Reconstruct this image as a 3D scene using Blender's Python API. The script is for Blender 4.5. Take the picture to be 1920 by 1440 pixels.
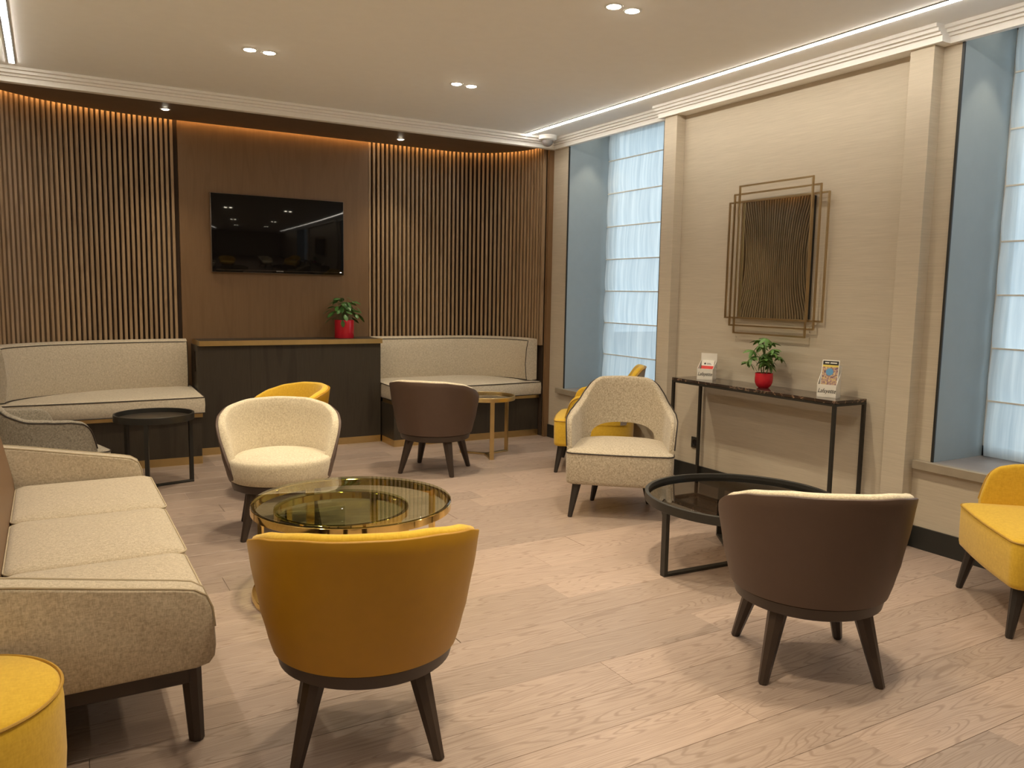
import bpy, bmesh, math, random
from mathutils import Vector, Matrix, noise
random.seed(7)
PI = math.pi
D = bpy.data
C = bpy.context.scene.collection
sc = bpy.context.scene
for o in list(D.objects):
    D.objects.remove(o)

# ------------------------------------------------------------------ camera
F_PX, YAW, PITCH, ROLL, CAM_H = 1504.31, 5.23812896e-01, -1.12500028e-01, 1.75841349e-02, 1.40
fwd = Vector((math.sin(YAW) * math.cos(PITCH), math.cos(YAW) * math.cos(PITCH), math.sin(PITCH)))
r0 = Vector((math.cos(YAW), -math.sin(YAW), 0))
u0 = r0.cross(fwd)
rr = math.cos(ROLL) * r0 + math.sin(ROLL) * u0
uu = -math.sin(ROLL) * r0 + math.cos(ROLL) * u0
cd = D.cameras.new('camera')
cam = D.objects.new('camera', cd)
C.objects.link(cam)
cd.sensor_fit = 'HORIZONTAL'
cd.sensor_width = 36
cd.lens = 36 * F_PX / 1920
cd.clip_start = 0.02
cd.clip_end = 200
m = Matrix.Identity(4)
for i in range(3):
    m[i][0] = rr[i]; m[i][1] = uu[i]; m[i][2] = -fwd[i]
m[0][3], m[1][3], m[2][3] = 0, 0, CAM_H
cam.matrix_world = m
sc.camera = cam

# ------------------------------------------------------------------ world, exposure
w = D.worlds.new('world'); sc.world = w
w.use_nodes = True
bg = w.node_tree.nodes['Background']
bg.inputs[0].default_value = (0.73, 0.86, 0.97, 1)
bg.inputs[1].default_value = 0.86
sc.view_settings.view_transform = 'Standard'
sc.view_settings.look = 'None'
sc.view_settings.gamma = 1
sc.view_settings.use_curve_mapping = False
sc.view_settings.exposure = 1.24

SPOT_W = 29.5            # ceiling downlights
SOFFIT_W = 16.0          # lamps in the timber soffit
HEAD_W = 4.5             # lamps in the window heads
STRIP_E = 22.0            # linear light emission
LED_E = 18.0              # cove ribbon emission
WARM = (1.0, 0.84, 0.60)
STRIPC = (1.0, 0.92, 0.80)
LEDC = (1.0, 0.55, 0.20)

# ------------------------------------------------------------------ materials
def newmat(name):
    mt = D.materials.new(name); mt.use_nodes = True
    nt = mt.node_tree
    return mt, nt, nt.nodes['Principled BSDF']

def N(nt, t, **kw):
    n = nt.nodes.new(t)
    for k, v in kw.items():
        setattr(n, k, v)
    return n

def setp(b, col=None, rough=None, metal=None, spec=None, **kw):
    if col is not None: b.inputs['Base Color'].default_value = (*col, 1)
    if rough is not None: b.inputs['Roughness'].default_value = rough
    if metal is not None: b.inputs['Metallic'].default_value = metal
    if spec is not None: b.inputs['Specular IOR Level'].default_value = spec
    for k, v in kw.items():
        b.inputs[k].default_value = v

def coords(nt, scale=(1, 1, 1), rand=False, rot=(0, 0, 0)):
    tc = N(nt, 'ShaderNodeTexCoord')
    mp = N(nt, 'ShaderNodeMapping')
    mp.inputs['Scale'].default_value = scale
    mp.inputs['Rotation'].default_value = rot
    nt.links.new(tc.outputs['Object'], mp.inputs[0])
    out = mp.outputs[0]
    if rand:
        oi = N(nt, 'ShaderNodeObjectInfo')
        mu = N(nt, 'ShaderNodeMath', operation='MULTIPLY'); mu.inputs[1].default_value = 97.0
        nt.links.new(oi.outputs['Random'], mu.inputs[0])
        ad = N(nt, 'ShaderNodeVectorMath', operation='ADD')
        nt.links.new(mp.outputs[0], ad.inputs[0]); nt.links.new(mu.outputs[0], ad.inputs[1])
        out = ad.outputs[0]
    return out

def noise_tex(nt, vec, scale, detail=2, rough=0.5):
    n = N(nt, 'ShaderNodeTexNoise')
    n.inputs['Scale'].default_value = scale; n.inputs['Detail'].default_value = detail
    n.inputs['Roughness'].default_value = rough
    nt.links.new(vec, n.inputs['Vector'])
    return n.outputs['Fac']

def ramp(nt, fac, c0, c1, p0=0.3, p1=0.7):
    r = N(nt, 'ShaderNodeValToRGB')
    r.color_ramp.elements[0].position = p0; r.color_ramp.elements[0].color = (*c0, 1)
    r.color_ramp.elements[1].position = p1; r.color_ramp.elements[1].color = (*c1, 1)
    nt.links.new(fac, r.inputs[0])
    return r.outputs[0]

def bump(nt, b, h, strength=0.2, dist=0.002):
    bp = N(nt, 'ShaderNodeBump'); bp.inputs['Strength'].default_value = strength
    bp.inputs['Distance'].default_value = dist
    nt.links.new(h, bp.inputs['Height']); nt.links.new(bp.outputs[0], b.inputs['Normal'])

def mix(nt, a, b_, fac=0.5, mode='MIX'):
    mx = N(nt, 'ShaderNodeMix', data_type='RGBA', blend_type=mode)
    if isinstance(fac, (int, float)): mx.inputs[0].default_value = fac
    else: nt.links.new(fac, mx.inputs[0])
    for s, i in ((a, 6), (b_, 7)):
        if isinstance(s, tuple): mx.inputs[i].default_value = (*s, 1)
        else: nt.links.new(s, mx.inputs[i])
    return mx.outputs[2]

def plain(name, col, rough=0.5, metal=0.0, spec=0.5, var=0.06, nscale=12, bs=0.0, **kw):
    mt, nt, b = newmat(name)
    setp(b, col, rough, metal, spec, **kw)
    v = coords(nt)
    f = noise_tex(nt, v, nscale, 3)
    c0 = tuple(x * (1 - var) for x in col); c1 = tuple(min(1, x * (1 + var)) for x in col)
    nt.links.new(ramp(nt, f, c0, c1), b.inputs['Base Color'])
    if bs > 0:
        bump(nt, b, noise_tex(nt, v, nscale * 20, 2), bs, 0.001)
    return mt

def fabric(name, c_dark, c_light, scale=1.0, bs=0.5, sheen=0.25, lo=0.36, hi=0.64):
    mt, nt, b = newmat(name)
    setp(b, c_light, 0.92, 0, 0.15)
    b.inputs['Sheen Weight'].default_value = sheen
    v1 = coords(nt, (340 * scale, 90 * scale, 90 * scale)); v2 = coords(nt, (90 * scale, 340 * scale, 90 * scale))
    v3 = coords(nt, (90 * scale, 90 * scale, 340 * scale))
    a = noise_tex(nt, v1, 1, 1); c = noise_tex(nt, v2, 1, 1); d = noise_tex(nt, v3, 1, 1)
    s = N(nt, 'ShaderNodeMath', operation='ADD'); nt.links.new(a, s.inputs[0]); nt.links.new(c, s.inputs[1])
    s2 = N(nt, 'ShaderNodeMath', operation='ADD'); nt.links.new(s.outputs[0], s2.inputs[0]); nt.links.new(d, s2.inputs[1])
    s3 = N(nt, 'ShaderNodeMath', operation='DIVIDE'); nt.links.new(s2.outputs[0], s3.inputs[0]); s3.inputs[1].default_value = 3.0
    nt.links.new(ramp(nt, s3.outputs[0], c_dark, c_light, lo, hi), b.inputs['Base Color'])
    bump(nt, b, s3.outputs[0], bs, 0.0015)
    return mt

def oak(name, c_dark, c_light, axis='X', rough=0.38, rings=26.0, rand=True, bs=0.12, tint=0.18, line=0.55):
    mt, nt, b = newmat(name)
    setp(b, c_light, rough, 0, 0.45)
    lo = {'X': (0.9, 9, 9), 'Z': (9, 9, 0.9), 'Y': (9, 0.9, 9)}[axis]
    fi = {'X': (6, 260, 260), 'Z': (260, 260, 6), 'Y': (260, 6, 260)}[axis]
    f = noise_tex(nt, coords(nt, lo, rand), 1.0, 1.5, 0.45)
    mu = N(nt, 'ShaderNodeMath', operation='MULTIPLY'); mu.inputs[1].default_value = rings * 2 * PI
    nt.links.new(f, mu.inputs[0])
    si = N(nt, 'ShaderNodeMath', operation='SINE'); nt.links.new(mu.outputs[0], si.inputs[0])
    pw = N(nt, 'ShaderNodeMapRange'); pw.inputs[1].default_value = 0.35; pw.inputs[2].default_value = 1.0
    nt.links.new(si.outputs[0], pw.inputs[0])
    g = noise_tex(nt, coords(nt, fi, rand), 1.0, 2, 0.6)
    gr = N(nt, 'ShaderNodeMapRange'); gr.inputs[1].default_value = 0.42; gr.inputs[2].default_value = 0.68
    nt.links.new(g, gr.inputs[0])
    l1 = N(nt, 'ShaderNodeMath', operation='MULTIPLY'); nt.links.new(pw.outputs[0], l1.inputs[0]); l1.inputs[1].default_value = line
    l2 = N(nt, 'ShaderNodeMath', operation='MULTIPLY'); nt.links.new(gr.outputs[0], l2.inputs[0]); l2.inputs[1].default_value = 0.38
    sm = N(nt, 'ShaderNodeMath', operation='MAXIMUM'); nt.links.new(l1.outputs[0], sm.inputs[0]); nt.links.new(l2.outputs[0], sm.inputs[1])
    col = mix(nt, c_light, c_dark, sm.outputs[0])
    if rand:
        oi = N(nt, 'ShaderNodeObjectInfo')
        tr = ramp(nt, oi.outputs['Random'], (1 - tint,) * 3, (1 + tint * 0.6, 1 + tint * 0.5, 1 + tint * 0.45), 0, 1)
        col = mix(nt, col, tr, 1.0, 'MULTIPLY')
    nt.links.new(col, b.inputs['Base Color'])
    bump(nt, b, sm.outputs[0], -bs, 0.001)
    return mt

def emit(name, col, strength):
    mt, nt, b = newmat(name)
    setp(b, (0.8, 0.8, 0.8), 0.5)
    b.inputs['Emission Color'].default_value = (*col, 1)
    b.inputs['Emission Strength'].default_value = strength
    return mt

def glass(name, tint, refl=1.0, rough=0.0, ior=1.5):
    mt, nt, b = newmat(name)
    nt.nodes.remove(b)
    out = nt.nodes['Material Output']
    tr = N(nt, 'ShaderNodeBsdfTransparent'); tr.inputs[0].default_value = (*tint, 1)
    gl = N(nt, 'ShaderNodeBsdfGlossy'); gl.inputs['Roughness'].default_value = rough
    gl.inputs[0].default_value = (refl, refl, refl, 1)
    fr = N(nt, 'ShaderNodeFresnel'); fr.inputs[0].default_value = ior
    mx = N(nt, 'ShaderNodeMixShader')
    ge = N(nt, 'ShaderNodeNewGeometry')          # the rear face of the sheet adds no second reflection
    inv = N(nt, 'ShaderNodeMath', operation='SUBTRACT'); inv.inputs[0].default_value = 1.0
    nt.links.new(ge.outputs['Backfacing'], inv.inputs[1])
    fm = N(nt, 'ShaderNodeMath', operation='MULTIPLY')
    nt.links.new(fr.outputs[0], fm.inputs[0]); nt.links.new(inv.outputs[0], fm.inputs[1])
    nt.links.new(fm.outputs[0], mx.inputs[0]); nt.links.new(tr.outputs[0], mx.inputs[1]); nt.links.new(gl.outputs[0], mx.inputs[2])
    nt.links.new(mx.outputs[0], out.inputs[0])
    return mt

M = {}
M['floor'] = oak('oak_floor', (0.22, 0.150, 0.108), (0.445, 0.345, 0.285), 'X', 0.36, 30.0)
M['gap'] = plain('floor_gap', (0.10, 0.065, 0.045), 0.8)
M['paint'] = plain('ceiling_paint', (0.93, 0.94, 0.94), 0.75, var=0.01)
M['cornice'] = plain('cornice_paint', (0.90, 0.89, 0.86), 0.55, var=0.01)
M['slat'] = oak('slat_oak', (0.23, 0.145, 0.075), (0.41, 0.28, 0.165), 'Z', 0.34, 5.0, True, 0.05, 0.08)
M['panel'] = oak('panel_oak', (0.155, 0.085, 0.036), (0.205, 0.118, 0.055), 'Z', 0.42, 4.0, False, 0.05, line=0.4)
M['backing'] = plain('slat_backing', (0.05, 0.028, 0.014), 0.8)
M['soffit'] = plain('soffit_veneer', (0.13, 0.085, 0.055), 0.5)
M['darkoak'] = oak('dark_stained_oak', (0.022, 0.017, 0.012), (0.048, 0.038, 0.027), 'Z', 0.38, 3.0, False, 0.08)
M['legwood'] = plain('wenge_legs', (0.042, 0.027, 0.019), 0.4, bs=0.05)
M['leg_black'] = plain('black_stained_legs', (0.026, 0.021, 0.018), 0.4, bs=0.05)
M['brass'] = plain('satin_brass', (0.66, 0.50, 0.24), 0.33, 1.0)
M['gold'] = plain('polished_gold', (0.90, 0.66, 0.24), 0.07, 1.0, var=0.02)
M['mirror_brass'] = plain('aged_brass_rod', (0.50, 0.38, 0.22), 0.35, 1.0)
M['black_metal'] = plain('black_powdercoat', (0.030, 0.028, 0.024), 0.38, 0.2)
M['black'] = plain('black_paint', (0.020, 0.020, 0.018), 0.45)
M['gloss_black'] = plain('tv_screen', (0.006, 0.005, 0.005), 0.05, 0.0, 0.22)
M['bezel'] = plain('tv_bezel', (0.22, 0.17, 0.13), 0.3, 0.6)
M['cream'] = fabric('cream_weave', (0.50, 0.42, 0.29), (0.74, 0.66, 0.50))
M['beige'] = fabric('beige_weave', (0.30, 0.245, 0.17), (0.58, 0.50, 0.38))
M['sofa'] = fabric('sofa_weave', (0.38, 0.31, 0.215), (0.60, 0.51, 0.375))
M['bench'] = fabric('bench_weave', (0.47, 0.40, 0.295), (0.67, 0.59, 0.46), 0.8)
M['greyf'] = fabric('grey_weave', (0.20, 0.175, 0.135), (0.42, 0.37, 0.29))
M['yellow'] = fabric('yellow_velvet', (0.60, 0.36, 0.028), (0.73, 0.475, 0.048), 0.6, 0.2, 0.25, 0.3, 0.7)
M['mustard'] = plain('mustard_vinyl', (0.40, 0.20, 0.004), 0.45, var=0.03, bs=0.06, nscale=20)
M['brownv'] = plain('brown_vinyl', (0.085, 0.050, 0.034), 0.5, var=0.03, bs=0.06, nscale=20)
M['tanv'] = plain('tan_vinyl', (0.20, 0.115, 0.06), 0.5, var=0.03)
M['taupe'] = fabric('taupe_weave', (0.20, 0.17, 0.14), (0.36, 0.31, 0.26))
M['pipe_dark'] = plain('dark_piping', (0.03, 0.02, 0.014), 0.6)
M['pipe_must'] = plain('mustard_piping', (0.44, 0.25, 0.03), 0.6)
M['pipe_beige'] = plain('beige_piping', (0.44, 0.36, 0.24), 0.8)
M['glass_dark'] = glass('smoked_glass', (0.42, 0.38, 0.33), 1.0, 0.0, 1.55)
M['glass_green'] = glass('green_grey_glass', (0.80, 0.83, 0.70), 1.0, 0.0, 1.5)
M['glass_win'] = glass('window_glass', (0.93, 0.97, 0.97), 1.0, 0.0, 1.45)
M['mirror'] = plain('smoked_mirror', (0.62, 0.66, 0.62), 0.02, 1.0, var=0.0)
M['revealp'] = plain('blue_grey_panel', (0.31, 0.36, 0.385), 0.55, var=0.02)
M['sill'] = plain('grey_sill', (0.26, 0.23, 0.22), 0.4)
M['sillfront'] = plain('sill_edge', (0.33, 0.28, 0.21), 0.5)
M['winframe'] = plain('white_window_frame', (0.75, 0.76, 0.74), 0.4)
M['red'] = plain('red_glaze', (0.55, 0.015, 0.03), 0.18, var=0.03)
M['soil'] = plain('potting_soil', (0.05, 0.035, 0.02), 0.95, bs=0.8)
M['stem'] = plain('green_stem', (0.12, 0.15, 0.05), 0.6)
M['leaf'] = plain('leaf_green', (0.055, 0.16, 0.030), 0.4, var=0.35, nscale=30)
M['leaf2'] = plain('leaf_mid_green', (0.10, 0.21, 0.045), 0.45, var=0.35, nscale=30)
M['card'] = plain('white_card', (0.80, 0.77, 0.70), 0.6)
M['ink'] = plain('black_ink', (0.02, 0.02, 0.02), 0.6)
M['redink'] = plain('red_ink', (0.70, 0.05, 0.04), 0.6)
M['yellowink'] = plain('yellow_ink', (0.75, 0.60, 0.12), 0.6)
M['blueink'] = plain('blue_ink', (0.12, 0.34, 0.60), 0.6)
M['silver'] = plain('silver_print', (0.6, 0.6, 0.6), 0.4)
M['lamp'] = emit('downlight_lens', (1.0, 0.90, 0.70), 30.0)
M['strip'] = emit('linear_diffuser', STRIPC, STRIP_E)
M['led'] = emit('led_ribbon', LEDC, LED_E)
M['pilot'] = emit('pilot_lamp', (1, 1, 1), 3.0)
M['dome'] = plain('smoked_dome', (0.22, 0.20, 0.19), 0.12)
M['ground'] = plain('pavement', (0.35, 0.34, 0.33), 0.8, var=0.15, nscale=3)

def wallpaper():
    mt, nt, b = newmat('grasscloth_wallpaper')
    setp(b, (0.55, 0.47, 0.37), 0.8, 0, 0.25)
    f = noise_tex(nt, coords(nt, (8, 5, 190)), 1.0, 3, 0.6)
    g = noise_tex(nt, coords(nt, (1, 1.2, 22)), 1.0, 2, 0.5)
    col = ramp(nt, f, (0.53, 0.465, 0.365), (0.605, 0.535, 0.425), 0.3, 0.7)
    col2 = ramp(nt, g, (0.97, 0.97, 0.97), (1.015, 1.015, 1.015), 0.3, 0.7)
    nt.links.new(mix(nt, col, col2, 1.0, 'MULTIPLY'), b.inputs['Base Color'])
    bump(nt, b, f, 0.25, 0.0015)
    return mt
M['paper'] = wallpaper()

def marble():
    mt, nt, b = newmat('brown_marble')
    setp(b, (0.06, 0.04, 0.03), 0.06)
    v = coords(nt, (3, 3, 3))
    f = noise_tex(nt, v, 2.2, 6, 0.65)
    wv = N(nt, 'ShaderNodeMath', operation='SUBTRACT'); nt.links.new(f, wv.inputs[0]); wv.inputs[1].default_value = 0.5
    ab = N(nt, 'ShaderNodeMath', operation='ABSOLUTE'); nt.links.new(wv.outputs[0], ab.inputs[0])
    nt.links.new(ramp(nt, ab.outputs[0], (0.42, 0.27, 0.18), (0.045, 0.032, 0.026), 0.0, 0.010), b.inputs['Base Color'])
    return mt
M['marble'] = marble()

def sheer():
    mt, nt, b = newmat('sheer_blind_cloth')
    nt.nodes.remove(b)
    out = nt.nodes['Material Output']
    f = noise_tex(nt, coords(nt, (1, 26, 1.3), True), 1.0, 3, 0.55)
    c = ramp(nt, f, (0.50, 0.58, 0.63), (0.95, 0.96, 0.95), 0.3, 0.72)  # light and dark of the wrinkles painted into the cloth colour
    tl = N(nt, 'ShaderNodeBsdfTranslucent'); nt.links.new(c, tl.inputs[0])
    df = N(nt, 'ShaderNodeBsdfDiffuse'); df.inputs[0].default_value = (0.75, 0.75, 0.73, 1)
    tr = N(nt, 'ShaderNodeBsdfTransparent')
    m1 = N(nt, 'ShaderNodeMixShader'); m1.inputs[0].default_value = 0.35
    nt.links.new(tl.outputs[0], m1.inputs[1]); nt.links.new(df.outputs[0], m1.inputs[2])
    m2 = N(nt, 'ShaderNodeMixShader'); m2.inputs[0].default_value = 0.14
    nt.links.new(m1.outputs[0], m2.inputs[1]); nt.links.new(tr.outputs[0], m2.inputs[2])
    nt.links.new(m2.outputs[0], out.inputs[0])
    return mt
M['sheer'] = sheer()

def crowd():
    mt, nt, b = newmat('printed_picture')
    setp(b, (0.5, 0.4, 0.3), 0.4)
    f = noise_tex(nt, coords(nt, (90, 90, 90)), 1.0, 3, 0.7)
    r = N(nt, 'ShaderNodeValToRGB')
    els = r.color_ramp.elements
    els[0].position = 0.3; els[0].color = (0.05, 0.04, 0.05, 1)
    els[1].position = 0.75; els[1].color = (0.75, 0.70, 0.6, 1)
    for p, c in ((0.42, (0.22, 0.12, 0.14, 1)), (0.52, (0.5, 0.33, 0.3, 1)), (0.6, (0.62, 0.45, 0.12, 1))):
        e = els.new(p); e.color = c
    nt.links.new(f, r.inputs[0]); nt.links.new(r.outputs[0], b.inputs['Base Color'])
    return mt
M['crowd'] = crowd()

# ------------------------------------------------------------------ mesh helpers
def empty(name, loc=(0, 0, 0), rz=0.0):
    o = D.objects.new(name, None); C.objects.link(o)
    o.location = loc; o.rotation_euler = (0, 0, rz); o.empty_display_size = 0.1
    return o

def thing(name, label, cat, loc=(0, 0, 0), rz=0.0, group=None):
    o = empty(name, loc, rz); o['label'] = label; o['category'] = cat
    if group: o['group'] = group
    return o

def tag(o, label, cat, group=None):
    o['label'] = label; o['category'] = cat
    if group: o['group'] = group
    return o

def build(name, bm, mt, parent=None, smooth=True, ang=40, loc=None):
    bmesh.ops.recalc_face_normals(bm, faces=bm.faces)
    me = D.meshes.new(name); bm.to_mesh(me); bm.free()
    if smooth:
        me.shade_smooth(); me.set_sharp_from_angle(angle=math.radians(ang))
    me.materials.append(mt)
    o = D.objects.new(name, me); C.objects.link(o)
    if parent is not None: o.parent = parent
    if loc is not None: o.location = loc
    return o

def struct(name, bm, mt, smooth=False, parent=None):
    o = build(name, bm, mt, parent, smooth)
    if parent is None: o['kind'] = 'structure'
    return o

def box(bm, x0, x1, y0, y1, z0, z1, bev=0.0, seg=2, mat=None):
    vs = [bm.verts.new((x, y, z)) for z in (z0, z1) for y in (y0, y1) for x in (x0, x1)]
    fs = [(0, 2, 3, 1), (4, 5, 7, 6), (0, 1, 5, 4), (2, 6, 7, 3), (0, 4, 6, 2), (1, 3, 7, 5)]
    faces = [bm.faces.new([vs[i] for i in f]) for f in fs]
    if bev > 0:
        es = list({e for f in faces for e in f.edges})
        r = bmesh.ops.bevel(bm, geom=es, offset=bev, segments=seg, affect='EDGES', profile=0.5)
        vs = list({v for f in r['faces'] for v in f.verts} | {v for v in vs if v.is_valid})
    if mat is not None:
        bmesh.ops.transform(bm, matrix=mat, verts=[v for v in vs if v.is_valid])
    return vs

def B(*a, **k):
    bm = bmesh.new(); box(bm, *a, **k); return bm

def loft(bm, rings, closed=True, caps=True):
    V = [[bm.verts.new(p) for p in r] for r in rings]
    n = len(V[0])
    for a, b_ in zip(V[:-1], V[1:]):
        for i in range(n if closed else n - 1):
            j = (i + 1) % n
            bm.faces.new((a[i], a[j], b_[j], b_[i]))
    if caps and closed:
        bm.faces.new(list(reversed(V[0]))); bm.faces.new(V[-1])
    return V

def lathe(bm, prof, n=48, c=(0, 0), caps=False):
    """prof: list of (r,z); axis at c."""
    rings = []
    for k in range(n):
        a = 2 * PI * k / n
        rings.append([(c[0] + r * math.cos(a), c[1] + r * math.sin(a), z) for r, z in prof])
    V = [[None] * len(prof) for _ in range(n)]
    pole = {}
    for k in range(n):
        for i, (r, z) in enumerate(prof):
            if r < 1e-6:
                if i not in pole: pole[i] = bm.verts.new((c[0], c[1], z))
                V[k][i] = pole[i]
            else:
                V[k][i] = bm.verts.new(rings[k][i])
    for k in range(n):
        a, b_ = V[k], V[(k + 1) % n]
        for i in range(len(prof) - 1):
            vs = []
            for v in (a[i], b_[i], b_[i + 1], a[i + 1]):
                if v not in vs: vs.append(v)
            if len(vs) > 2: bm.faces.new(vs)
    return bm

def tube(bm, pts, r=0.005, n=8, closed=False, caps=True):
    P = [Vector(p) for p in pts]; m_ = len(P); rings = []
    up = Vector((0, 0, 1))
    prev = None
    for i in range(m_):
        if closed: t = P[(i + 1) % m_] - P[i - 1]
        else: t = P[min(i + 1, m_ - 1)] - P[max(i - 1, 0)]
        t.normalize()
        if prev is None:
            a = up if abs(t.dot(up)) < 0.9 else Vector((1, 0, 0))
            nx = t.cross(a).normalized()
        else:
            nx = (prev - t * prev.dot(t))
            nx = nx.normalized() if nx.length > 1e-6 else t.orthogonal().normalized()
        prev = nx; ny = t.cross(nx)
        rad = r(i / (m_ - 1)) if callable(r) else r
        rings.append([P[i] + rad * (math.cos(2 * PI * k / n) * nx + math.sin(2 * PI * k / n) * ny) for k in range(n)])
    if closed: rings.append(rings[0])
    V = [[bm.verts.new(p) for p in rg] for rg in (rings[:-1] if closed else rings)]
    if closed: V.append(V[0])
    for a, b_ in zip(V[:-1], V[1:]):
        for i in range(n):
            j = (i + 1) % n
            bm.faces.new((a[i], a[j], b_[j], b_[i]))
    if not closed and caps:
        bm.faces.new(list(reversed(V[0]))); bm.faces.new(V[-1])
    return bm

def prism(bm, poly, z0, z1, bev=0.0, seg=2):
    n = len(poly)
    lo = [bm.verts.new((x, y, z0)) for x, y in poly]; hi = [bm.verts.new((x, y, z1)) for x, y in poly]
    bm.faces.new(list(reversed(lo))); top = bm.faces.new(hi)
    for i in range(n):
        j = (i + 1) % n
        bm.faces.new((lo[i], lo[j], hi[j], hi[i]))
    if bev > 0:
        es = [e for e in bm.edges if abs(e.verts[0].co.z - e.verts[1].co.z) < 1e-6]
        bmesh.ops.bevel(bm, geom=es, offset=bev, segments=seg, affect='EDGES', profile=0.5)
    return bm

def tapered_leg(bm, top, foot, st, sf, z1, z0=0.0, rot=0.0):
    """square-section tapered leg; bevelled corners"""
    rings = []
    for t, c, s, z in ((0, foot, sf * 0.8, z0), (0.04, foot, sf, z0 + 0.006), (1, top, st, z1)):
        q = []
        for k in range(8):
            a = PI / 8 + k * PI / 4 + rot
            rad = s / 2 / math.cos(PI / 8) * (1.12 if True else 1)
            q.append((c[0] + rad * math.cos(a), c[1] + rad * math.sin(a), z))
        rings.append(q)
    loft(bm, rings)
    return bm

def copy_tree(o, parent=None):
    c = o.copy(); C.objects.link(c); c.parent = parent
    for ch in list(o.children):
        copy_tree(ch, c)
    return c

def lerp_tab(tab, x):
    if x <= tab[0][0]: return tab[0][1]
    for (a, va), (b_, vb) in zip(tab[:-1], tab[1:]):
        if x <= b_:
            t = (x - a) / (b_ - a); t = t * t * (3 - 2 * t) * 0.35 + t * 0.65
            return va + (vb - va) * t
    return tab[-1][1]

def smooth_tab(tab, x, h=0.03):
    return (lerp_tab(tab, x - h) + 2 * lerp_tab(tab, x) + lerp_tab(tab, x + h)) / 4

# ------------------------------------------------------------------ dimensions of the room
XL, XR, YF, YW, ZC = -0.53, 4.235, -2.6, 6.60, 2.84
ALY = 7.41                      # flat back of the alcove
ZS = 2.775                      # timber soffit
W1 = (5.00, 6.345); W2 = (1.29, 2.64); SILL = 0.505; HEAD = 2.955; WTOP = 2.775; XO = 4.80

# ------------------------------------------------------------------ floor and planks
bm = bmesh.new(); box(bm, XL - 0.1, XO, YF, 7.6, -0.12, -0.012)
floor = struct('floor', bm, M['gap'])
known = {0: [2.20], 2: [2.0], 4: [1.78], 5: [2.42, 0.05], 6: [1.867], 8: [2.04], 10: [2.205]}
known[-1] = [2.62, 0.72]; known[3] = [0.42, 2.745]; known[4] = [1.78, 0.02]
plank_mesh = {}
def plank(x0, x1, y0):
    L = round(x1 - x0, 2)
    if L < 0.05: return
    if L not in plank_mesh:
        b_ = bmesh.new(); box(b_, -L / 2 + 0.0006, L / 2 - 0.0006, -0.0993, 0.0993, -0.012, 0.0)
        me = D.meshes.new('plank'); 
        es = [e for e in b_.edges if e.verts[0].co.z > -0.001 and e.verts[1].co.z > -0.001]
        bmesh.ops.bevel(b_, geom=es, offset=0.0009, segments=1, affect='EDGES')
        bmesh.ops.recalc_face_normals(b_, faces=b_.faces)
        b_.to_mesh(me); b_.free(); me.materials.append(M['floor']); plank_mesh[L] = me
    o = D.objects.new('plank', plank_mesh[L]); C.objects.link(o); o.parent = floor
    o.location = ((x0 + x1) / 2, y0 + 0.1, 0)
rng = random.Random(3)
for k in range(-20, 31):
    y = 1.37 + 0.2 * k
    if y + 0.2 > 7.42 or y < YF - 0.05: continue
    xmax = 4.235
    js = known.get(k)
    if js is None:
        js = [XL + rng.uniform(0.3, 2.1)]
    js = list(js)
    lo, hi = min(js), max(js)
    while hi + rng.choice((1.9, 2.15)) < xmax - 0.3:
        hi += 2.1; js.append(hi)
    while lo - 2.1 > XL + 0.3:
        lo -= 2.1; js.append(lo)
    xs = [XL] + sorted(js) + [xmax]
    for a, b_ in zip(xs[:-1], xs[1:]): plank(a, b_, y)

# ------------------------------------------------------------------ walls
bm = bmesh.new()
t = XO
box(bm, XR, t, W1[1], 7.6, 0, 3.0)                      # far pier
box(bm, XR, t, W2[1], W1[0], 0, 3.0)                    # pier with the mirror
box(bm, XR, t, YF, W2[0], 0, 3.0)
for w_ in (W1, W2):
    box(bm, XR, t, w_[0], w_[1], 0, SILL - 0.045)
    box(bm, XR, t, w_[0], w_[1], HEAD, 3.0)
wall_right = struct('wall_right', bm, M['paper'])
struct('wall_left', B(XL - 0.12, XL, YF, 7.6, 0, 3.0), M['paper'])
struct('wall_front', B(XL - 0.12, XO, YF - 0.12, YF, 0, 3.0), M['paper'])
struct('wall_back', B(XL - 0.12, XO, 7.6, 7.7, 0, 3.0), M['backing'])
bm = bmesh.new(); box(bm, XL - 0.12, XR, YF - 0.12, 6.56, ZC, 3.0)
struct('ceiling', bm, M['paint'])
bm = bmesh.new(); box(bm, XL - 0.12, XO, 6.56, 7.7, 2.93, 3.0)
struct('trim_8', bm, M['soffit'])

# pilasters either side of the mirror
for i, (a, b_) in enumerate(((4.775, 4.915), (2.745, 2.885))):
    struct('trim_%d' % (i + 1), B(4.15, XR, a, b_, 0, WTOP - 0.005, bev=0.002), M['paper'])

# cornice: profile swept along straight runs
def cornice_prof(off):
    # (distance from wall plane into the room, z)
    return [(0.0, ZC), (0.098 + off, ZC), (0.098 + off, ZC - 0.018), (0.078 + off, ZC - 0.018), (0.078 + off, ZC - 0.036),
            (0.058 + off, ZC - 0.036), (0.056 + off, ZC - 0.050), (0.040 + off, ZC - 0.050), (0.037 + off, ZC - 0.084), (0.0, ZC - 0.084)]
bm = bmesh.new()
for (a, b_, off) in ((YF, 2.69, 0.0), (2.69, 4.97, 0.07), (4.97, 6.56, 0.0)):
    loft(bm, [[(XR - d, y, z) for d, z in cornice_prof(off)] for y in (a, b_)])
struct('trim_3', bm, M['cornice'])
bm = bmesh.new()
YC = 6.60
loft(bm, [[(x, YC - d * 1.6, z) for d, z in cornice_prof(0.0)] for x in (XL, XR)])
struct('trim_4', bm, M['cornice'])
bm = bmesh.new()
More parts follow.
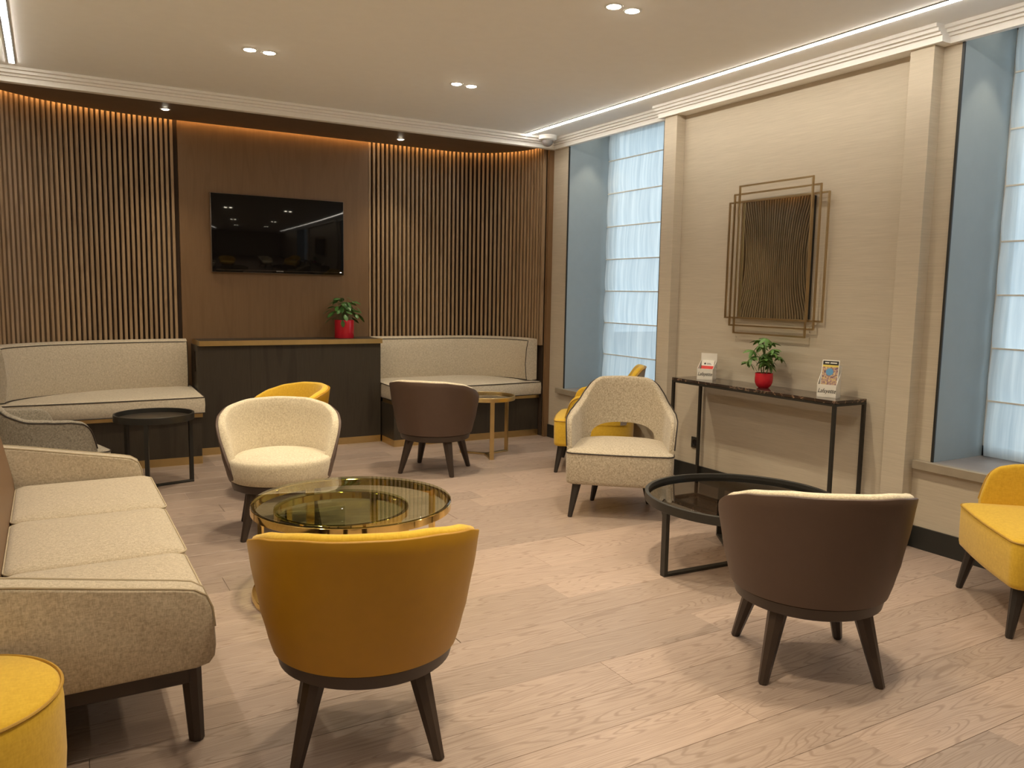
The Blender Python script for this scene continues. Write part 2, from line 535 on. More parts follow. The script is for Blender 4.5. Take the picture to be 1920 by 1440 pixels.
loft(bm, [[(XL + d, y, z) for d, z in cornice_prof(0.0)] for y in (YF, YC)])
struct('trim_7', bm, M['cornice'])

# black skirting on the right, stepping round the pilasters
bm = bmesh.new()
BH = 0.125
path = [(6.60, XR), (4.915, XR), (4.915, 4.15), (4.775, 4.15), (4.775, XR), (2.885, XR), (2.885, 4.15), (2.745, 4.15), (2.745, XR), (YF, XR)]
for (ya, xa), (yb, xb) in zip(path[:-1], path[1:]):
    if xa == xb:
        box(bm, xa - 0.014, xa - 0.0005, min(ya, yb) - 0.014, max(ya, yb) + 0.014, 0, BH)
    else:
        s = 0.014 if ya < 4.8 and ya > 4.7 or ya < 2.8 else -0.014
        box(bm, min(xa, xb), max(xa, xb) - 0.001, min(ya, ya - s), max(ya, ya - s), 0, BH)
struct('baseboard_right', bm, M['black'])
struct('baseboard_left', B(XL + 0.0005, XL + 0.014, YF, 6.6, 0, BH), M['black'])

# ------------------------------------------------------------------ timber alcove
def curve_pts(off=0.0, n=40):
    """plan curve of the slat face from the left end to the right end, pushed into the room by off"""
    pts = []
    a, b_ = 1.45 - off, 0.75 - off
    for i in range(n + 1):
        t_ = PI / 2 * i / n
        pts.append((1.0 - a * math.cos(t_), 6.66 + b_ * math.sin(t_)))
    pts.append((1.9, 6.66 + b_))
    a = 0.73 - off
    for i in range(n + 1):
        t_ = PI / 2 * (1 - i / n)
        pts.append((3.45 + a * math.cos(t_), 6.66 + b_ * math.sin(t_)))
    return pts

def resample(pts, step=None, n=None):
    d = [0]
    for a, b_ in zip(pts[:-1], pts[1:]): d.append(d[-1] + math.dist(a, b_))
    L = d[-1]
    if n is None: n = int(L / step)
    out = []; j = 0
    for i in range(n + 1):
        s = L * i / n
        while j < len(d) - 2 and d[j + 1] < s: j += 1
        f = (s - d[j]) / max(1e-9, d[j + 1] - d[j])
        a, b_ = pts[j], pts[j + 1]
        out.append((a[0] + (b_[0] - a[0]) * f, a[1] + (b_[1] - a[1]) * f, math.atan2(b_[1] - a[1], b_[0] - a[0])))
    return out

allc = curve_pts(0.0)
left_c = [p for p in allc if p[0] <= 0.985]
right_c = [p for p in allc if p[0] >= 2.66]; right_c = [(2.675, ALY)] + right_c
back = curve_pts(-0.012)
bm = bmesh.new()
loft(bm, [[(x, y, -0.01), (x, y, 2.92)] for x, y in back], closed=False)
sw = struct('wall_back_alcove', bm, M['backing'], smooth=True)
sb = bmesh.new(); box(sb, -0.011, 0.011, -0.032, 0.0, 0.90, 2.89, bev=0.0015, seg=1)
slat_me = None
for cpts, n in ((left_c, 43), (right_c, 44)):
    for (x, y, a) in resample(cpts, n=n):
        if slat_me is None:
            o = build('slat', sb, M['slat'], sw, smooth=False); slat_me = o.data
        else:
            o = D.objects.new('slat', slat_me); C.objects.link(o); o.parent = sw
        o.location = (x, y, 0); o.rotation_euler = (0, 0, a)
struct('wall_panel_back', B(0.99, 2.66, ALY - 0.035, ALY + 0.02, 0.3, 2.90, bev=0.001, seg=1), M['panel'])
struct('trim_5', B(4.185, XR - 0.0005, 6.60, 6.64, 0, WTOP), M['panel'])     # stile at the right end
struct('trim_6', B(XL + 0.0005, -0.455, 6.60, 6.66, 0, WTOP), M['panel'])
# soffit with a curved rear edge, the light gap behind it
bm = bmesh.new()
so = curve_pts(0.085)
poly = [(XL, 6.585)] + [(XR, 6.585)] + list(reversed(so))
poly = [(XL, 6.585), (XR - 0.001, 6.585)] + list(reversed([p for p in so]))
prism(bm, poly, ZS, ZS + 0.03)
struct('ceiling_soffit', bm, M['soffit'])
led = curve_pts(0.087)
bm = bmesh.new()
loft(bm, [[(x, y, ZS + 0.045), (x, y, ZS + 0.060)] for x, y in led], closed=False)
o = build('led_ribbon', bm, M['led'])
tag(o, 'amber LED light ribbon hidden above the curved slat wall', 'light')

# ------------------------------------------------------------------ windows
def make_window(idx, w_, label_b):
    y0, y1 = w_
    e = empty('window_%d' % idx); e['kind'] = 'structure'
    XG = 4.735
    bm = bmesh.new()
    fw = 0.06
    for a in ((y0, y0 + fw, SILL, HEAD), (y1 - fw, y1, SILL, HEAD), (y0, y1, SILL, SILL + fw), (y0, y1, HEAD - fw, HEAD)):
        box(bm, XG - 0.03, XG + 0.03, *a)
    build('window_frame', bm, M['winframe'], e, False)
    build('pane', B(XG - 0.003, XG + 0.003, y0 + fw, y1 - fw, SILL + fw, HEAD - fw), M['glass_win'], e, False)
    # sill board with a nosing, grey-blue lined reveals with a thin black strip at the edge
    build('window_sill', B(4.205, 4.705, y0 - 0.05 if False else y0, y1, SILL - 0.045, SILL), M['sill'], e, False)
    build('sill_nosing', B(4.19, 4.2345, y0 - 0.085, y1 + 0.085, SILL - 0.047, SILL + 0.001, bev=0.002, seg=1), M['sillfront'], e, False)
    for s, ys in ((0, (y1 - 0.012, y1 - 0.0005)), (1, (y0 + 0.0005, y0 + 0.012))):
        build('reveal_panel', B(4.238, 4.70, ys[0], ys[1], SILL + 0.0005, HEAD - 0.0005), M['revealp'], e, False)
        build('edge_strip', B(4.2275, 4.2375, min(ys) - 0.001, max(ys) + 0.001, SILL + 0.001, HEAD - 0.001), M['black'], e, False)
    build('head_panel', B(4.24, 4.70, y0 + 0.012, y1 - 0.012, HEAD - 0.012, HEAD - 0.0005), M['paint'], e, False)
    # roman blind
    t_ = thing('roman_blind', label_b, 'blind')
    ya, yb = y0 + 0.03, y1 - 0.045
    zs = [SILL + 0.008, 0.835, 1.137, 1.438, 1.737, 2.043, 2.351, 2.655, HEAD - 0.015]
    XBm = 4.655
    for k, (za, zb) in enumerate(zip(zs[:-1], zs[1:])):
        bm = bmesh.new(); ny, nz = 46, 10; V = []
        sd = idx * 31 + k * 7.3
        for i in range(ny + 1):
            row = []
            for j in range(nz + 1):
                y = ya + (yb - ya) * i / ny; z = za + (zb - za) * j / nz
                v_ = j / nz
                wr = 0.010 * noise.noise(Vector((y * 14 + sd, z * 1.2, sd))) + 0.004 * noise.noise(Vector((y * 45, z * 2, sd)))
                x = XBm + 0.006 - 0.018 * math.sin(PI * v_) ** 0.7 * (1 - v_ * 0.6) + wr * math.sin(PI * v_) ** 0.5
                row.append(bm.verts.new((x, y, z)))
            V.append(row)
        for i in range(ny):
            for j in range(nz):
                bm.faces.new((V[i][j], V[i + 1][j], V[i + 1][j + 1], V[i][j + 1]))
        pn = build('blind_panel', bm, M['sheer'], t_)
        if k > 0:
            b2 = bmesh.new(); box(b2, XBm - 0.002, XBm + 0.010, ya, yb, za - 0.005, za + 0.004)
            build('batten', b2, M['card'], pn, False)
    bm = bmesh.new(); box(bm, XBm - 0.010, XBm + 0.03, ya, yb, HEAD - 0.035, HEAD - 0.013)
    build('headrail', bm, M['winframe'], t_, False)
make_window(1, W1, 'sheer white roman blind in the far window, beside the dome camera corner')
make_window(2, W2, 'sheer white roman blind in the near window at the right edge')
struct('ground_outside', B(XO + 0.01, 30, -20, 30, -0.4, -0.3), M['ground'])

# ------------------------------------------------------------------ ceiling lights
def spot(parent, loc, watt, size=95, blend=0.6, rad=0.028, col=WARM, rot=(0, 0, 0)):
    l = D.lights.new('lamp_light', 'SPOT'); l.energy = watt; l.color = col
    l.spot_size = math.radians(size); l.spot_blend = blend; l.shadow_soft_size = rad
    o = D.objects.new('lamp_light', l); C.objects.link(o); o.parent = parent; o.location = loc; o.rotation_euler = rot
    return o

def downlight(x, y, z, label, group=None, watt=SPOT_W, r=0.034, dark=False, size=120, blend=0.9):
    t_ = thing('ceiling_downlight', label, 'spotlight', (x, y, z), 0, group)
    bm = bmesh.new(); lathe(bm, [(r, -0.001), (r + 0.003, -0.004), (r + 0.012, -0.003), (r + 0.014, 0.0)], 32)
    build('trim_ring', bm, M['winframe'], t_)
    bm = bmesh.new(); lathe(bm, [(0.0, -0.010), (r * 0.6, -0.008), (r, -0.0015)], 32)
    build('lens', bm, M['lamp'], t_, False)
    spot(t_, (0, 0, -0.012), watt, size, blend)
    return t_

grp = 'recessed ceiling spotlights out of the picture'
for (x, y, tx) in ((1.18, 5.19, 'twin spotlights above the television side of the ceiling'),
                   (2.58, 5.21, 'twin spotlights in the middle of the ceiling'),
                   (2.58, 3.41, 'twin spotlights at the top edge of the picture')):
    for s, nm in ((-1, 'left'), (1, 'right')):
        downlight(x + s * 0.058, y, ZC, '%s lamp of the %s' % (nm, tx), 'recessed ceiling spotlights')
for (x, y) in ((1.18, 3.41), (1.18, 1.6), (2.58, 1.6)):
    for s in (-1, 1):
        downlight(x + s * 0.058, y, ZC, 'recessed ceiling spotlight of a twin outside the picture', grp)
downlight(0.85, 6.93, ZS, 'recessed spotlight in dark timber soffit above the left slats', None, SOFFIT_W, 0.026, size=80)
downlight(2.84, 7.02, ZS, 'recessed spotlight in dark timber soffit above the right slats', None, SOFFIT_W, 0.026, size=80)
downlight(4.44, 6.145, HEAD - 0.012, 'recessed spotlight in the head of the far window', None, HEAD_W, 0.022, size=62, blend=0.35)
downlight(4.44, 2.44, HEAD - 0.012, 'recessed spotlight in the head of the near window', None, HEAD_W, 0.022, size=62, blend=0.35)

def linear(x, y0, y1, wd, label):
    t_ = thing('linear_ceiling_light', label, 'ceiling light', (x, (y0 + y1) / 2, ZC))
    L = (y1 - y0) / 2
    bm = bmesh.new()
    for s in (-1, 1):
        box(bm, s * (wd / 2 + 0.004) - 0.004, s * (wd / 2 + 0.004) + 0.004, -L, L, -0.004, 0.0)
        box(bm, -wd / 2 - 0.008, wd / 2 + 0.008, s * (L + 0.004) - 0.004, s * (L + 0.004) + 0.004, -0.004, 0.0)
    build('frame', bm, M['black_metal'], t_, False)
    build('diffuser', B(-wd / 2, wd / 2, -L, L, -0.008, 0.0), M['strip'], t_, False)
linear(3.835, -0.6, 6.48, 0.026, 'long white linear ceiling light running above the mirror wall')
linear(-0.142, -0.6, 6.34, 0.030, 'linear ceiling light with dark frame at the top left corner')

# dome camera
t = thing('dome_camera', 'small white ceiling dome camera in the corner above the slats', 'camera', (4.03, 6.40, ZC))
bm = bmesh.new(); lathe(bm, [(0.0, 0.0), (0.085, 0.0), (0.085, -0.022), (0.078, -0.036), (0.056, -0.044), (0.0, -0.044)], 40)
build('housing', bm, M['cornice'], t)
bm = bmesh.new(); lathe(bm, [(0.052, -0.044)] + [(0.052 * math.cos(a), -0.046 - 0.052 * math.sin(a)) for a in [PI / 2 * i / 8 for i in range(8)]] + [(0.0, -0.098)], 32)
build('dome', bm, M['dome'], t)

# ------------------------------------------------------------------ counter
t = thing('counter_cabinet', 'dark stained bar counter with brass edging under the television', 'counter', (1.87, 7.20, 0))
build('body', B(1.053 - 1.87, 2.650 - 1.87, -0.17, 0.17, 0.062, 0.922, bev=0.001, seg=1), M['darkoak'], t, False)
build('plinth', B(1.056 - 1.87, 2.650 - 1.87, -0.167, 0.17, 0.0, 0.062), M['brass'], t, False)
wt = build('worktop', B(1.067 - 1.87, 2.652 - 1.87, -0.203, 0.172, 0.923, 0.964), M['darkoak'], t, False)
bm = bmesh.new()
box(bm, 1.064 - 1.87, 2.655 - 1.87, -0.206, -0.2035, 0.922, 0.9645)
box(bm, 1.064 - 1.87, 1.0665 - 1.87, -0.2035, 0.172, 0.922, 0.9645)
build('edge_trim', bm, M['brass'], wt, False)
bm = bmesh.new(); box(bm, -0.820, -0.8175, -0.06, -0.02, 0.70, 0.87, bev=0.001, seg=1)
build('socket_plate', bm, M['gloss_black'], t, False)

# ------------------------------------------------------------------ curved banquettes
def seg_curve(x0, x1, off):
    pts = curve_pts(off, 60)
    pts = [p for p in pts if x0 <= p[0] <= x1]
    return pts

def banquette(label, side):
    if side == 'L':
        cx, cy = 0.3, 6.95
        xa, xb = -0.50, 1.035
    else:
        cx, cy = 3.4, 6.95
        xa, xb = 2.658, 4.183
    t_ = thing('banquette', label, 'bench', (cx, cy, 0))
    def loc(pl): return [(x - cx, y - cy) for x, y in pl]
    yf = 6.715
    def wallpts(off):
        c_ = curve_pts(off, 40)
        if side == 'L':
            c_ = [p for p in c_ if p[0] < xb] + [(xb, 7.41 - off)]
            if c_[0][0] > xa: c_ = c_
        else:
            c_ = [(xa, 7.41 - off)] + [p for p in c_ if p[0] > xa]
        return c_
    wp = wallpts(0.035)
    # front body
    x_l = max(xa, -0.44) if side == 'L' else xa
    x_r = xb if side == 'L' else 4.180
    bm = bmesh.new(); box(bm, x_l - cx, x_r - cx - (0.012 if side == 'L' else 0), yf - cy, 6.90 - cy, 0.062, 0.378)
    box(bm, (0.3 if side == 'L' else x_l) - cx, (x_r if side == 'L' else 3.9) - cx - (0.012 if side == 'L' else 0), 6.90 - cy, 7.25 - cy, 0.062, 0.378)
    build('base', bm, M['darkoak'], t_, False)
    bm = bmesh.new(); box(bm, x_l - cx, x_r - cx - (0.010 if side == 'L' else 0.0), yf - 0.004 - cy, 7.02 - cy, 0.0, 0.062)
    build('plinth', bm, M['brass'], t_, False)
    bm = bmesh.new(); box(bm, x_l - cx, x_r - cx - (0.004 if side == 'L' else 0), yf - 0.022 - cy, 7.0 - cy, 0.378, 0.412, bev=0.0015, seg=1)
    build('brass_rail', bm, M['brass'], t_, False)
    # seat cushion
    y_f = 6.665
    nf = 24
    fx0, fx1 = (x_l, x_r + 0.008) if side == 'L' else (x_l + 0.002, x_r)
    front = []
    for i in range(nf + 1):
        f = i / nf; x = fx0 + (fx1 - fx0) * f
        bow = 0.045 * math.sin(PI * f) if side == 'R' else 0.02 * math.sin(PI * f)
        front.append((x, y_f - bow))
    wpp = [p for p in wp if p[1] > 6.70 and fx0 < p[0] < fx1]
    if side == 'L':
        poly = front + [(fx1, 7.370)] + list(reversed(wpp))
    else:
        poly = front + list(reversed(wpp)) + [(fx0, 7.370)]
    def ring(shr, z, ty=0.0):
        # shrink toward the centroid
        mx = sum(p[0] for p in poly) / len(poly); my = sum(p[1] for p in poly) / len(poly)
        out = []
        for x, y in poly:
            dx, dy = x - mx, y - my; L = math.hypot(dx, dy)
            k = (L - shr) / L
            zz = z + ty * (0.018 * (y - y_f) / 0.7)
            out.append((mx + dx * k - cx, my + dy * k - cy, zz))
        return out
    bm = bmesh.new()
    loft(bm, [ring(0.008, 0.413), ring(0.0, 0.420), ring(-0.004, 0.48), ring(0.0, 0.537, 1), ring(0.006, 0.543, 1), ring(0.05, 0.549, 1), ring(0.14, 0.553, 1)])
    sc_ = build('seat_cushion', bm, M['bench'], t_, ang=50)
    for z, ty in ((0.540, 1), (0.417, 0)):
        rg = ring(-0.003, z, ty)[:nf + 1]
        extra = ring(-0.003, z, ty)
        bm = bmesh.new()
        if side == 'L': pts = extra[:nf + 2]
        else: pts = [extra[-1]] + extra[:nf + 1]
        tube(bm, pts, 0.0038, 6)
        build('piping', bm, M['pipe_dark'], sc_)
    # backrest cushion following the slats
    th = 0.12
    rail = resample([p for p in wallpts(0.037)], n=60)
    if side == 'L': rail = [p for p in rail if p[1] > 6.70 and p[0] < xb - 0.001]
    else: rail = [p for p in rail if p[1] > 6.668]
    rings = []; top_front = []; top_back = []; low_front = []
    nR = len(rail)
    for i, (x, y, a) in enumerate(rail):
        nx, ny = math.sin(a), -math.cos(a)        # into the room
        e_ = min(i, nR - 1 - i)
        wob = 0.006 * noise.noise(Vector((x * 5, y * 5, 3.1 if side == 'L' else 8.2)))
        prof = [(0.0, 0.562), (th * 0.5, 0.556), (th - 0.004 + wob, 0.562), (th + 0.004 + wob, 0.60), (th + 0.014 + wob * 1.6, 0.72), (th + 0.004 + wob, 0.86),
                (th - 0.012, 0.945), (th - 0.022, 0.957), (0.05, 0.968), (0.008, 0.962), (0.0, 0.95)]
        rings.append([(x + nx * d - cx, y + ny * d - cy, z) for d, z in prof])
        top_front.append(rings[-1][6][:]); top_back.append(rings[-1][9]); low_front.append(rings[-1][2])
    bm = bmesh.new(); loft(bm, rings)
    bk = build('backrest_cushion', bm, M['bench'], t_, ang=50)
    end = rings[-1] if side == 'R' else rings[-1]
    bm = bmesh.new()
    loop = top_front + [rings[-1][k] for k in (5, 4, 3, 2)]
    if side == 'R': loop = loop
    tube(bm, loop, 0.0038, 6)
    build('piping', bm, M['pipe_dark'], bk)
    bm = bmesh.new()
    tube(bm, low_front, 0.0038, 6)
    build('piping', bm, M['pipe_dark'], bk)
    return t_
banquette('beige curved banquette on the left of the dark bar counter', 'L')
banquette('beige curved banquette on the right of the dark bar counter', 'R')

# ------------------------------------------------------------------ television
t = thing('television', 'black flat television on the timber wall above the counter', 'television', (1.82, 7.345, 1.875))
build('casing', B(-0.586, 0.586, -0.005, 0.028, -0.338, 0.338, bev=0.004), M['bezel'], t)
scn = build('screen', B(-0.582, 0.582, -0.009, -0.0045, -0.334, 0.334, bev=0.002), M['gloss_black'], t)
build('pilot_lamp', B(0.546, 0.560, -0.0105, -0.009, -0.314, -0.310), M['pilot'], scn, False)
build('lower_bezel_line', B(-0.55, 0.54, -0.0098, -0.0088, -0.3125, -0.3115), M['bezel'], scn, False)

def text(body, size, mt, parent, loc, rot, name='lettering', shear=0.0, extrude=0.0003, align='CENTER', sx=1.0):
    cu = D.curves.new(name, 'FONT'); cu.body = body; cu.size = size; cu.extrude = extrude; cu.shear = shear
    cu.align_x = align; cu.align_y = 'CENTER'
    tmp = D.objects.new(name, cu); C.objects.link(tmp)
    bpy.context.view_layer.update()
    dg = bpy.context.evaluated_depsgraph_get()
    me = D.meshes.new_from_object(tmp.evaluated_get(dg))
    D.objects.remove(tmp)
    me.materials.clear(); me.materials.append(mt)
    o = D.objects.new(name, me); C.objects.link(o); o.parent = parent
    o.location = loc; o.rotation_euler = rot; o.scale = (sx, 1, 1)
    return o
text('SAMSUNG', 0.014, M['silver'], scn, (-0.005, -0.0095, -0.316), (PI / 2, 0, 0))

# ------------------------------------------------------------------ mirror
t = thing('wall_mirror', 'smoked wall mirror in three overlapping brass rod frames', 'mirror', (XR - 0.002, 3.822, 1.657))
def rodframe(hy, hz, x, r=0.0055):
    bm = bmesh.new()
    for s in (-1, 1):
        box(bm, x - r, x + r, s * hy - r, s * hy + r, -hz - r, hz + r)
        box(bm, x - r + 0.0002, x + r - 0.0002, -hy, hy, s * hz - r, s * hz + r)
    return bm
build('rod_frame', rodframe(0.417, 0.400, -0.030), M['mirror_brass'], t, False)
build('rod_frame', rodframe(0.363, 0.452, -0.041), M['mirror_brass'], t, False)
build('rod_frame', rodframe(0.308, 0.504, -0.052), M['mirror_brass'], t, False)
build('backing_board', B(-0.024, 0.0, -0.298, 0.298, -0.39, 0.39), M['black'], t, False)
bm = bmesh.new(); ny, nz = 14, 14; V = []
for i in range(ny + 1):
    row = []
    for j in range(nz + 1):
        a, b_ = i / ny * 2 - 1, j / nz * 2 - 1
        row.append(bm.verts.new((-0.0275 - 0.0022 * (1 - a * a) * (1 - b_ * b_), a * 0.294, b_ * 0.394)))
    V.append(row)
for i in range(ny):
    for j in range(nz): bm.faces.new((V[i][j], V[i + 1][j], V[i + 1][j + 1], V[i][j + 1]))
build('mirror_glass', bm, M['mirror'], t)
build('glass_edge', rodframe(0.297, 0.397, -0.027, 0.004), M['mirror_brass'], t, False)

# socket
t = thing('wall_socket', 'black square wall socket low beside the console table leg', 'socket', (XR - 0.0005, 4.515, 0.295))
build('plate', B(-0.010, 0.0, -0.042, 0.042, -0.042, 0.042, bev=0.003), M['black'], t)
bm = bmesh.new(); lathe(bm, [(0.0, 0.0), (0.022, 0.0), (0.024, 0.003), (0.024, 0.0)], 24)
bmesh.ops.rotate(bm, verts=bm.verts, cent=(0, 0, 0), matrix=Matrix.Rotation(-PI / 2, 3, 'Y'))
build('socket_recess', bm, M['gloss_black'], t, loc=(-0.0105, 0, 0))

# ------------------------------------------------------------------ console table
CX, CY = 4.07, 3.76
t = thing('console_table', 'narrow black metal console table with brown marble top', 'table', (CX, CY, 0))
hx, hy = 0.142, 0.705
build('tabletop', B(-hx, hx, -hy, hy, 0.792, 0.812, bev=0.0015, seg=1), M['marble'], t, False)
r = 0.0095
for sx in (-1, 1):
    for sy in (-1, 1):
        build('leg', B(sx * (hx - r) - r, sx * (hx - r) + r, sy * (hy - r) - r, sy * (hy - r) + r, 0, 0.778), M['black_metal'], t, False)
bm = bmesh.new()
for s in (-1, 1):
    box(bm, s * (hx - r) - r, s * (hx - r) + r, -hy, hy, 0.778, 0.7915)
    box(bm, -hx + 2 * r, hx - 2 * r, s * (hy - r) - r, s * (hy - r) + r, 0.778, 0.7915)
build('top_rail', bm, M['black_metal'], t, False)

# plants
def leaflet(bm, base, dirv, L, wd, droop=0.35, up=Vector((0, 0, 1))):
    d = Vector(dirv).normalized(); s = d.cross(up)
    s = s.normalized() if s.length > 1e-4 else Vector((1, 0, 0))
    prev = None
    for k in range(5):
        f = k / 4
        c = Vector(base) + d * L * f - up * droop * L * f * f
        ww = wd * (math.sin(PI * min(1, f * 0.93 + 0.07)) ** 0.8) * 0.5 + 0.0004
        a = bm.verts.new(c + s * ww - up * ww * 0.25); m_ = bm.verts.new(c); b_ = bm.verts.new(c - s * ww - up * ww * 0.25)
        if prev:
            bm.faces.new((prev[0], a, m_, prev[1])); bm.faces.new((prev[1], m_, b_, prev[2]))
        prev = (a, m_, b_)

def umbrella_leaf():
    bm = bmesh.new()
    for k in range(7):
        a = 2 * PI * k / 7 + 0.2
        leaflet(bm, (0, 0, 0), (math.cos(a), math.sin(a), -0.15), 0.062 + 0.012 * math.sin(k * 2.1), 0.024, 0.45)
    return bm

def make_pot(t_, r_, h, bowl):
    bm = bmesh.new()
    if bowl:
        prof = [(0.0, 0.0), (r_ * 0.55, 0.0), (r_ * 0.80, h * 0.14), (r_ * 0.97, h * 0.36), (r_, h * 0.6), (r_ * 0.98, h * 0.95), (r_ * 0.965, h), (r_ * 0.92, h), (r_ * 0.90, h * 0.85), (0, h * 0.85)]
    else:
        prof = [(0.0, 0.0), (r_ * 0.97, 0.0), (r_, 0.004), (r_, h - 0.003), (r_ * 0.985, h), (r_ * 0.94, h), (r_ * 0.93, h * 0.86), (0, h * 0.86)]
    lathe(bm, prof, 40)
    build('pot', bm, M['red'], t_)
    bm = bmesh.new(); lathe(bm, [(0, h * 0.865), (r_ * 0.5, h * 0.88), (r_ * 0.90, h * 0.865)], 24)
    build('soil', bm, M['soil'], t_)

t = thing('potted_umbrella_plant', 'small umbrella plant in round red pot on the console table', 'plant', (4.055, 3.715, 0.812))
make_pot(t, 0.058, 0.098, True)
rng = random.Random(11)
tips = []
bm = bmesh.new()
for (ax, ay, h) in ((0.0, 0.01, 0.27), (0.02, -0.035, 0.22), (-0.01, 0.04, 0.19)):
    tube(bm, [(ax * 0.3, ay * 0.3, 0.08), (ax * 0.7, ay * 0.7, 0.15), (ax, ay, h)], 0.0035, 6)
    for k in range(8 if h > 0.25 else 6):
        a = k * 2.4 + ax * 50
        zz = h - 0.085 + k * 0.0135
        L = 0.075 - 0.006 * k
        e_ = (ax + math.cos(a) * L, ay + math.sin(a) * L, zz + 0.045)
        tube(bm, [(ax, ay, zz - 0.03), ((ax + e_[0]) / 2, (ay + e_[1]) / 2, zz + 0.022), e_], 0.0012, 5)
        tips.append((e_, a))
build('stems', bm, M['stem'], t)
lm = None
for e_, a in tips:
    if lm is None:
        o = build('leaf', umbrella_leaf(), M['leaf2'], t); lm = o.data
    else:
        o = D.objects.new('leaf', lm); C.objects.link(o); o.parent = t
    o.location = e_; s = rng.uniform(0.8, 1.1); o.scale = (s, s, s)
    o.rotation_euler = (0.45 * math.sin(a) * -1, 0.45 * math.cos(a), rng.uniform(0, 6))

t = thing('potted_leafy_plant', 'bushy green plant in cylindrical red pot on the bar counter', 'plant', (2.362, 7.205, 0.964))
make_pot(t, 0.088, 0.165, False)
def ovate():
    bm = bmesh.new(); leaflet(bm, (0, 0, 0), (1, 0, 0.0), 0.085, 0.05, 0.35); return bm
lm = None; bm = bmesh.new(); pos = []
for k in range(52):
    a = k * 2.399; f = (k + 0.5) / 52
    el = 0.25 + 1.25 * (1 - f) ** 0.8
    R = 0.10 + 0.055 * rng.random()
    e_ = Vector((math.cos(a) * math.cos(el) * R * 1.05, math.sin(a) * math.cos(el) * R, 0.155 + math.sin(el) * R * 1.5 - 0.02 * f))
    if k % 13 == 5: e_ += Vector((0.045, -0.02, 0.0))
    tube(bm, [(0.02 * math.cos(a), 0.02 * math.sin(a), 0.145), (e_.x * 0.5, e_.y * 0.5, e_.z * 0.6 + 0.07), tuple(e_)], 0.0014, 5)
    pos.append((e_, a))
build('stems', bm, M['stem'], t)
pos.append((Vector((-0.045, -0.092, 0.165)), -1.9))
for i, (e_, a) in enumerate(pos):
    if lm is None:
        o = build('leaf', ovate(), M['leaf'], t); lm = o.data
    else:
        o = D.objects.new('leaf', lm); C.objects.link(o); o.parent = t
    o.location = e_; s = rng.uniform(0.65, 1.1); o.scale = (s, s, s)
    o.rotation_euler = (rng.uniform(-0.4, 0.4), rng.uniform(-0.3, 0.7) if i < 52 else 1.3, a + rng.uniform(-0.5, 0.5))

# leaflet holders (front faces local +X)
def holder(x, y, rz, label, low=False):
    t_ = thing('leaflet_holder', label, 'leaflet holder', (x, y, 0.812), rz)
    w2, dp = (0.058, 0.085) if low else (0.058, 0.075)
    hf, hb, hback = (0.078, 0.13, 0.185) if low else (0.078, 0.155, 0.20)
    th = 0.003
    build('front_panel', B(dp / 2 - th, dp / 2, -w2, w2, 0, hf), M['card'], t_, False)
    build('base_panel', B(-dp / 2, dp / 2, -w2 + 0.001, w2 - 0.001, 0.0, th), M['card'], t_, False)
    build('back_panel', B(-dp / 2, -dp / 2 + th, -w2, w2, 0, hback if low else 0.19), M['card'], t_, False)
    for s in (-1, 1):
        bm = bmesh.new()
        yy = s * (w2 - th / 2)
        pts = [(-dp / 2, 0), (dp / 2, 0), (dp / 2, hf), (-dp / 2 + 0.008, hb), (-dp / 2, hb)]
        loft(bm, [[(px_, yy - th / 2, pz) for px_, pz in pts], [(px_, yy + th / 2, pz) for px_, pz in pts]])
        build('side_panel', bm, M['card'], t_, False)
    text('Lafayette', 0.036, M['ink'], t_, (dp / 2 + 0.0006, 0, 0.040), (PI / 2, 0, PI / 2), 'lettering', 0.35, 0.0006, 'CENTER', 0.80)
    return t_
rzA = math.radians(208); rzB = math.radians(200)
hA = holder(4.075, 4.265, rzA, 'white card leaflet holder at the far end of the console', True)
hB = holder(4.055, 3.205, rzB, 'white card leaflet holder at the near end of the console')

def leaf_card(hx_, rz, w2, h, base, lean, label, nm='leaflet'):
    t_ = thing(nm, label, 'leaflet', (hx_[0], hx_[1], 0.8155), rz)
    return t_
# near leaflet: black header, yellow band, printed picture with a blue disc
def rotm(lean): return Matrix.Rotation(-lean, 4, 'Y')
def lb(bmv, *a, lean=0.0, off=(0, 0, 0)):
    b_ = bmesh.new(); box(b_, *a)
    bmesh.ops.transform(b_, matrix=Matrix.Translation(off) @ rotm(lean), verts=b_.verts)
    return b_
t = thing('tour_leaflet', 'tall picture leaflet with blue disc standing in the near holder', 'leaflet', (4.055, 3.205, 0.816), rzB)
LN = math.radians(10); OF = (0.022, 0, 0.0)
build('sheet', lb(None, -0.004, 0.0, -0.051, 0.051, 0, 0.222, lean=LN, off=OF), M['card'], t, False)
build('header', lb(None, 0.0, 0.0006, -0.046, 0.046, 0.192, 0.216, lean=LN, off=OF), M['ink'], t, False)
build('yellow_band', lb(None, 0.0, 0.0006, -0.046, 0.046, 0.180, 0.192, lean=LN, off=OF), M['yellowink'], t, False)
build('picture', lb(None, 0.0, 0.0005, -0.046, 0.046, 0.06, 0.180, lean=LN, off=OF), M['crowd'], t, False)
bm = bmesh.new()
for (a, b_) in ((-0.034, -0.010), (-0.003, 0.036)):
    box(bm, 0.0006, 0.0012, a, b_, 0.201, 0.208)
bmesh.ops.transform(bm, matrix=Matrix.Translation(OF) @ rotm(LN), verts=bm.verts)
build('header_print', bm, M['card'], t, False)
bm = bmesh.new(); lathe(bm, [(0, 0.0012), (0.022, 0.0012), (0.022, 0.0)], 28)
bmesh.ops.transform(bm, matrix=Matrix.Translation(OF) @ rotm(LN) @ Matrix.Translation((0.0006, -0.002, 0.150)) @ Matrix.Rotation(PI / 2, 4, 'Y'), verts=bm.verts)
build('blue_disc', bm, M['blueink'], t)
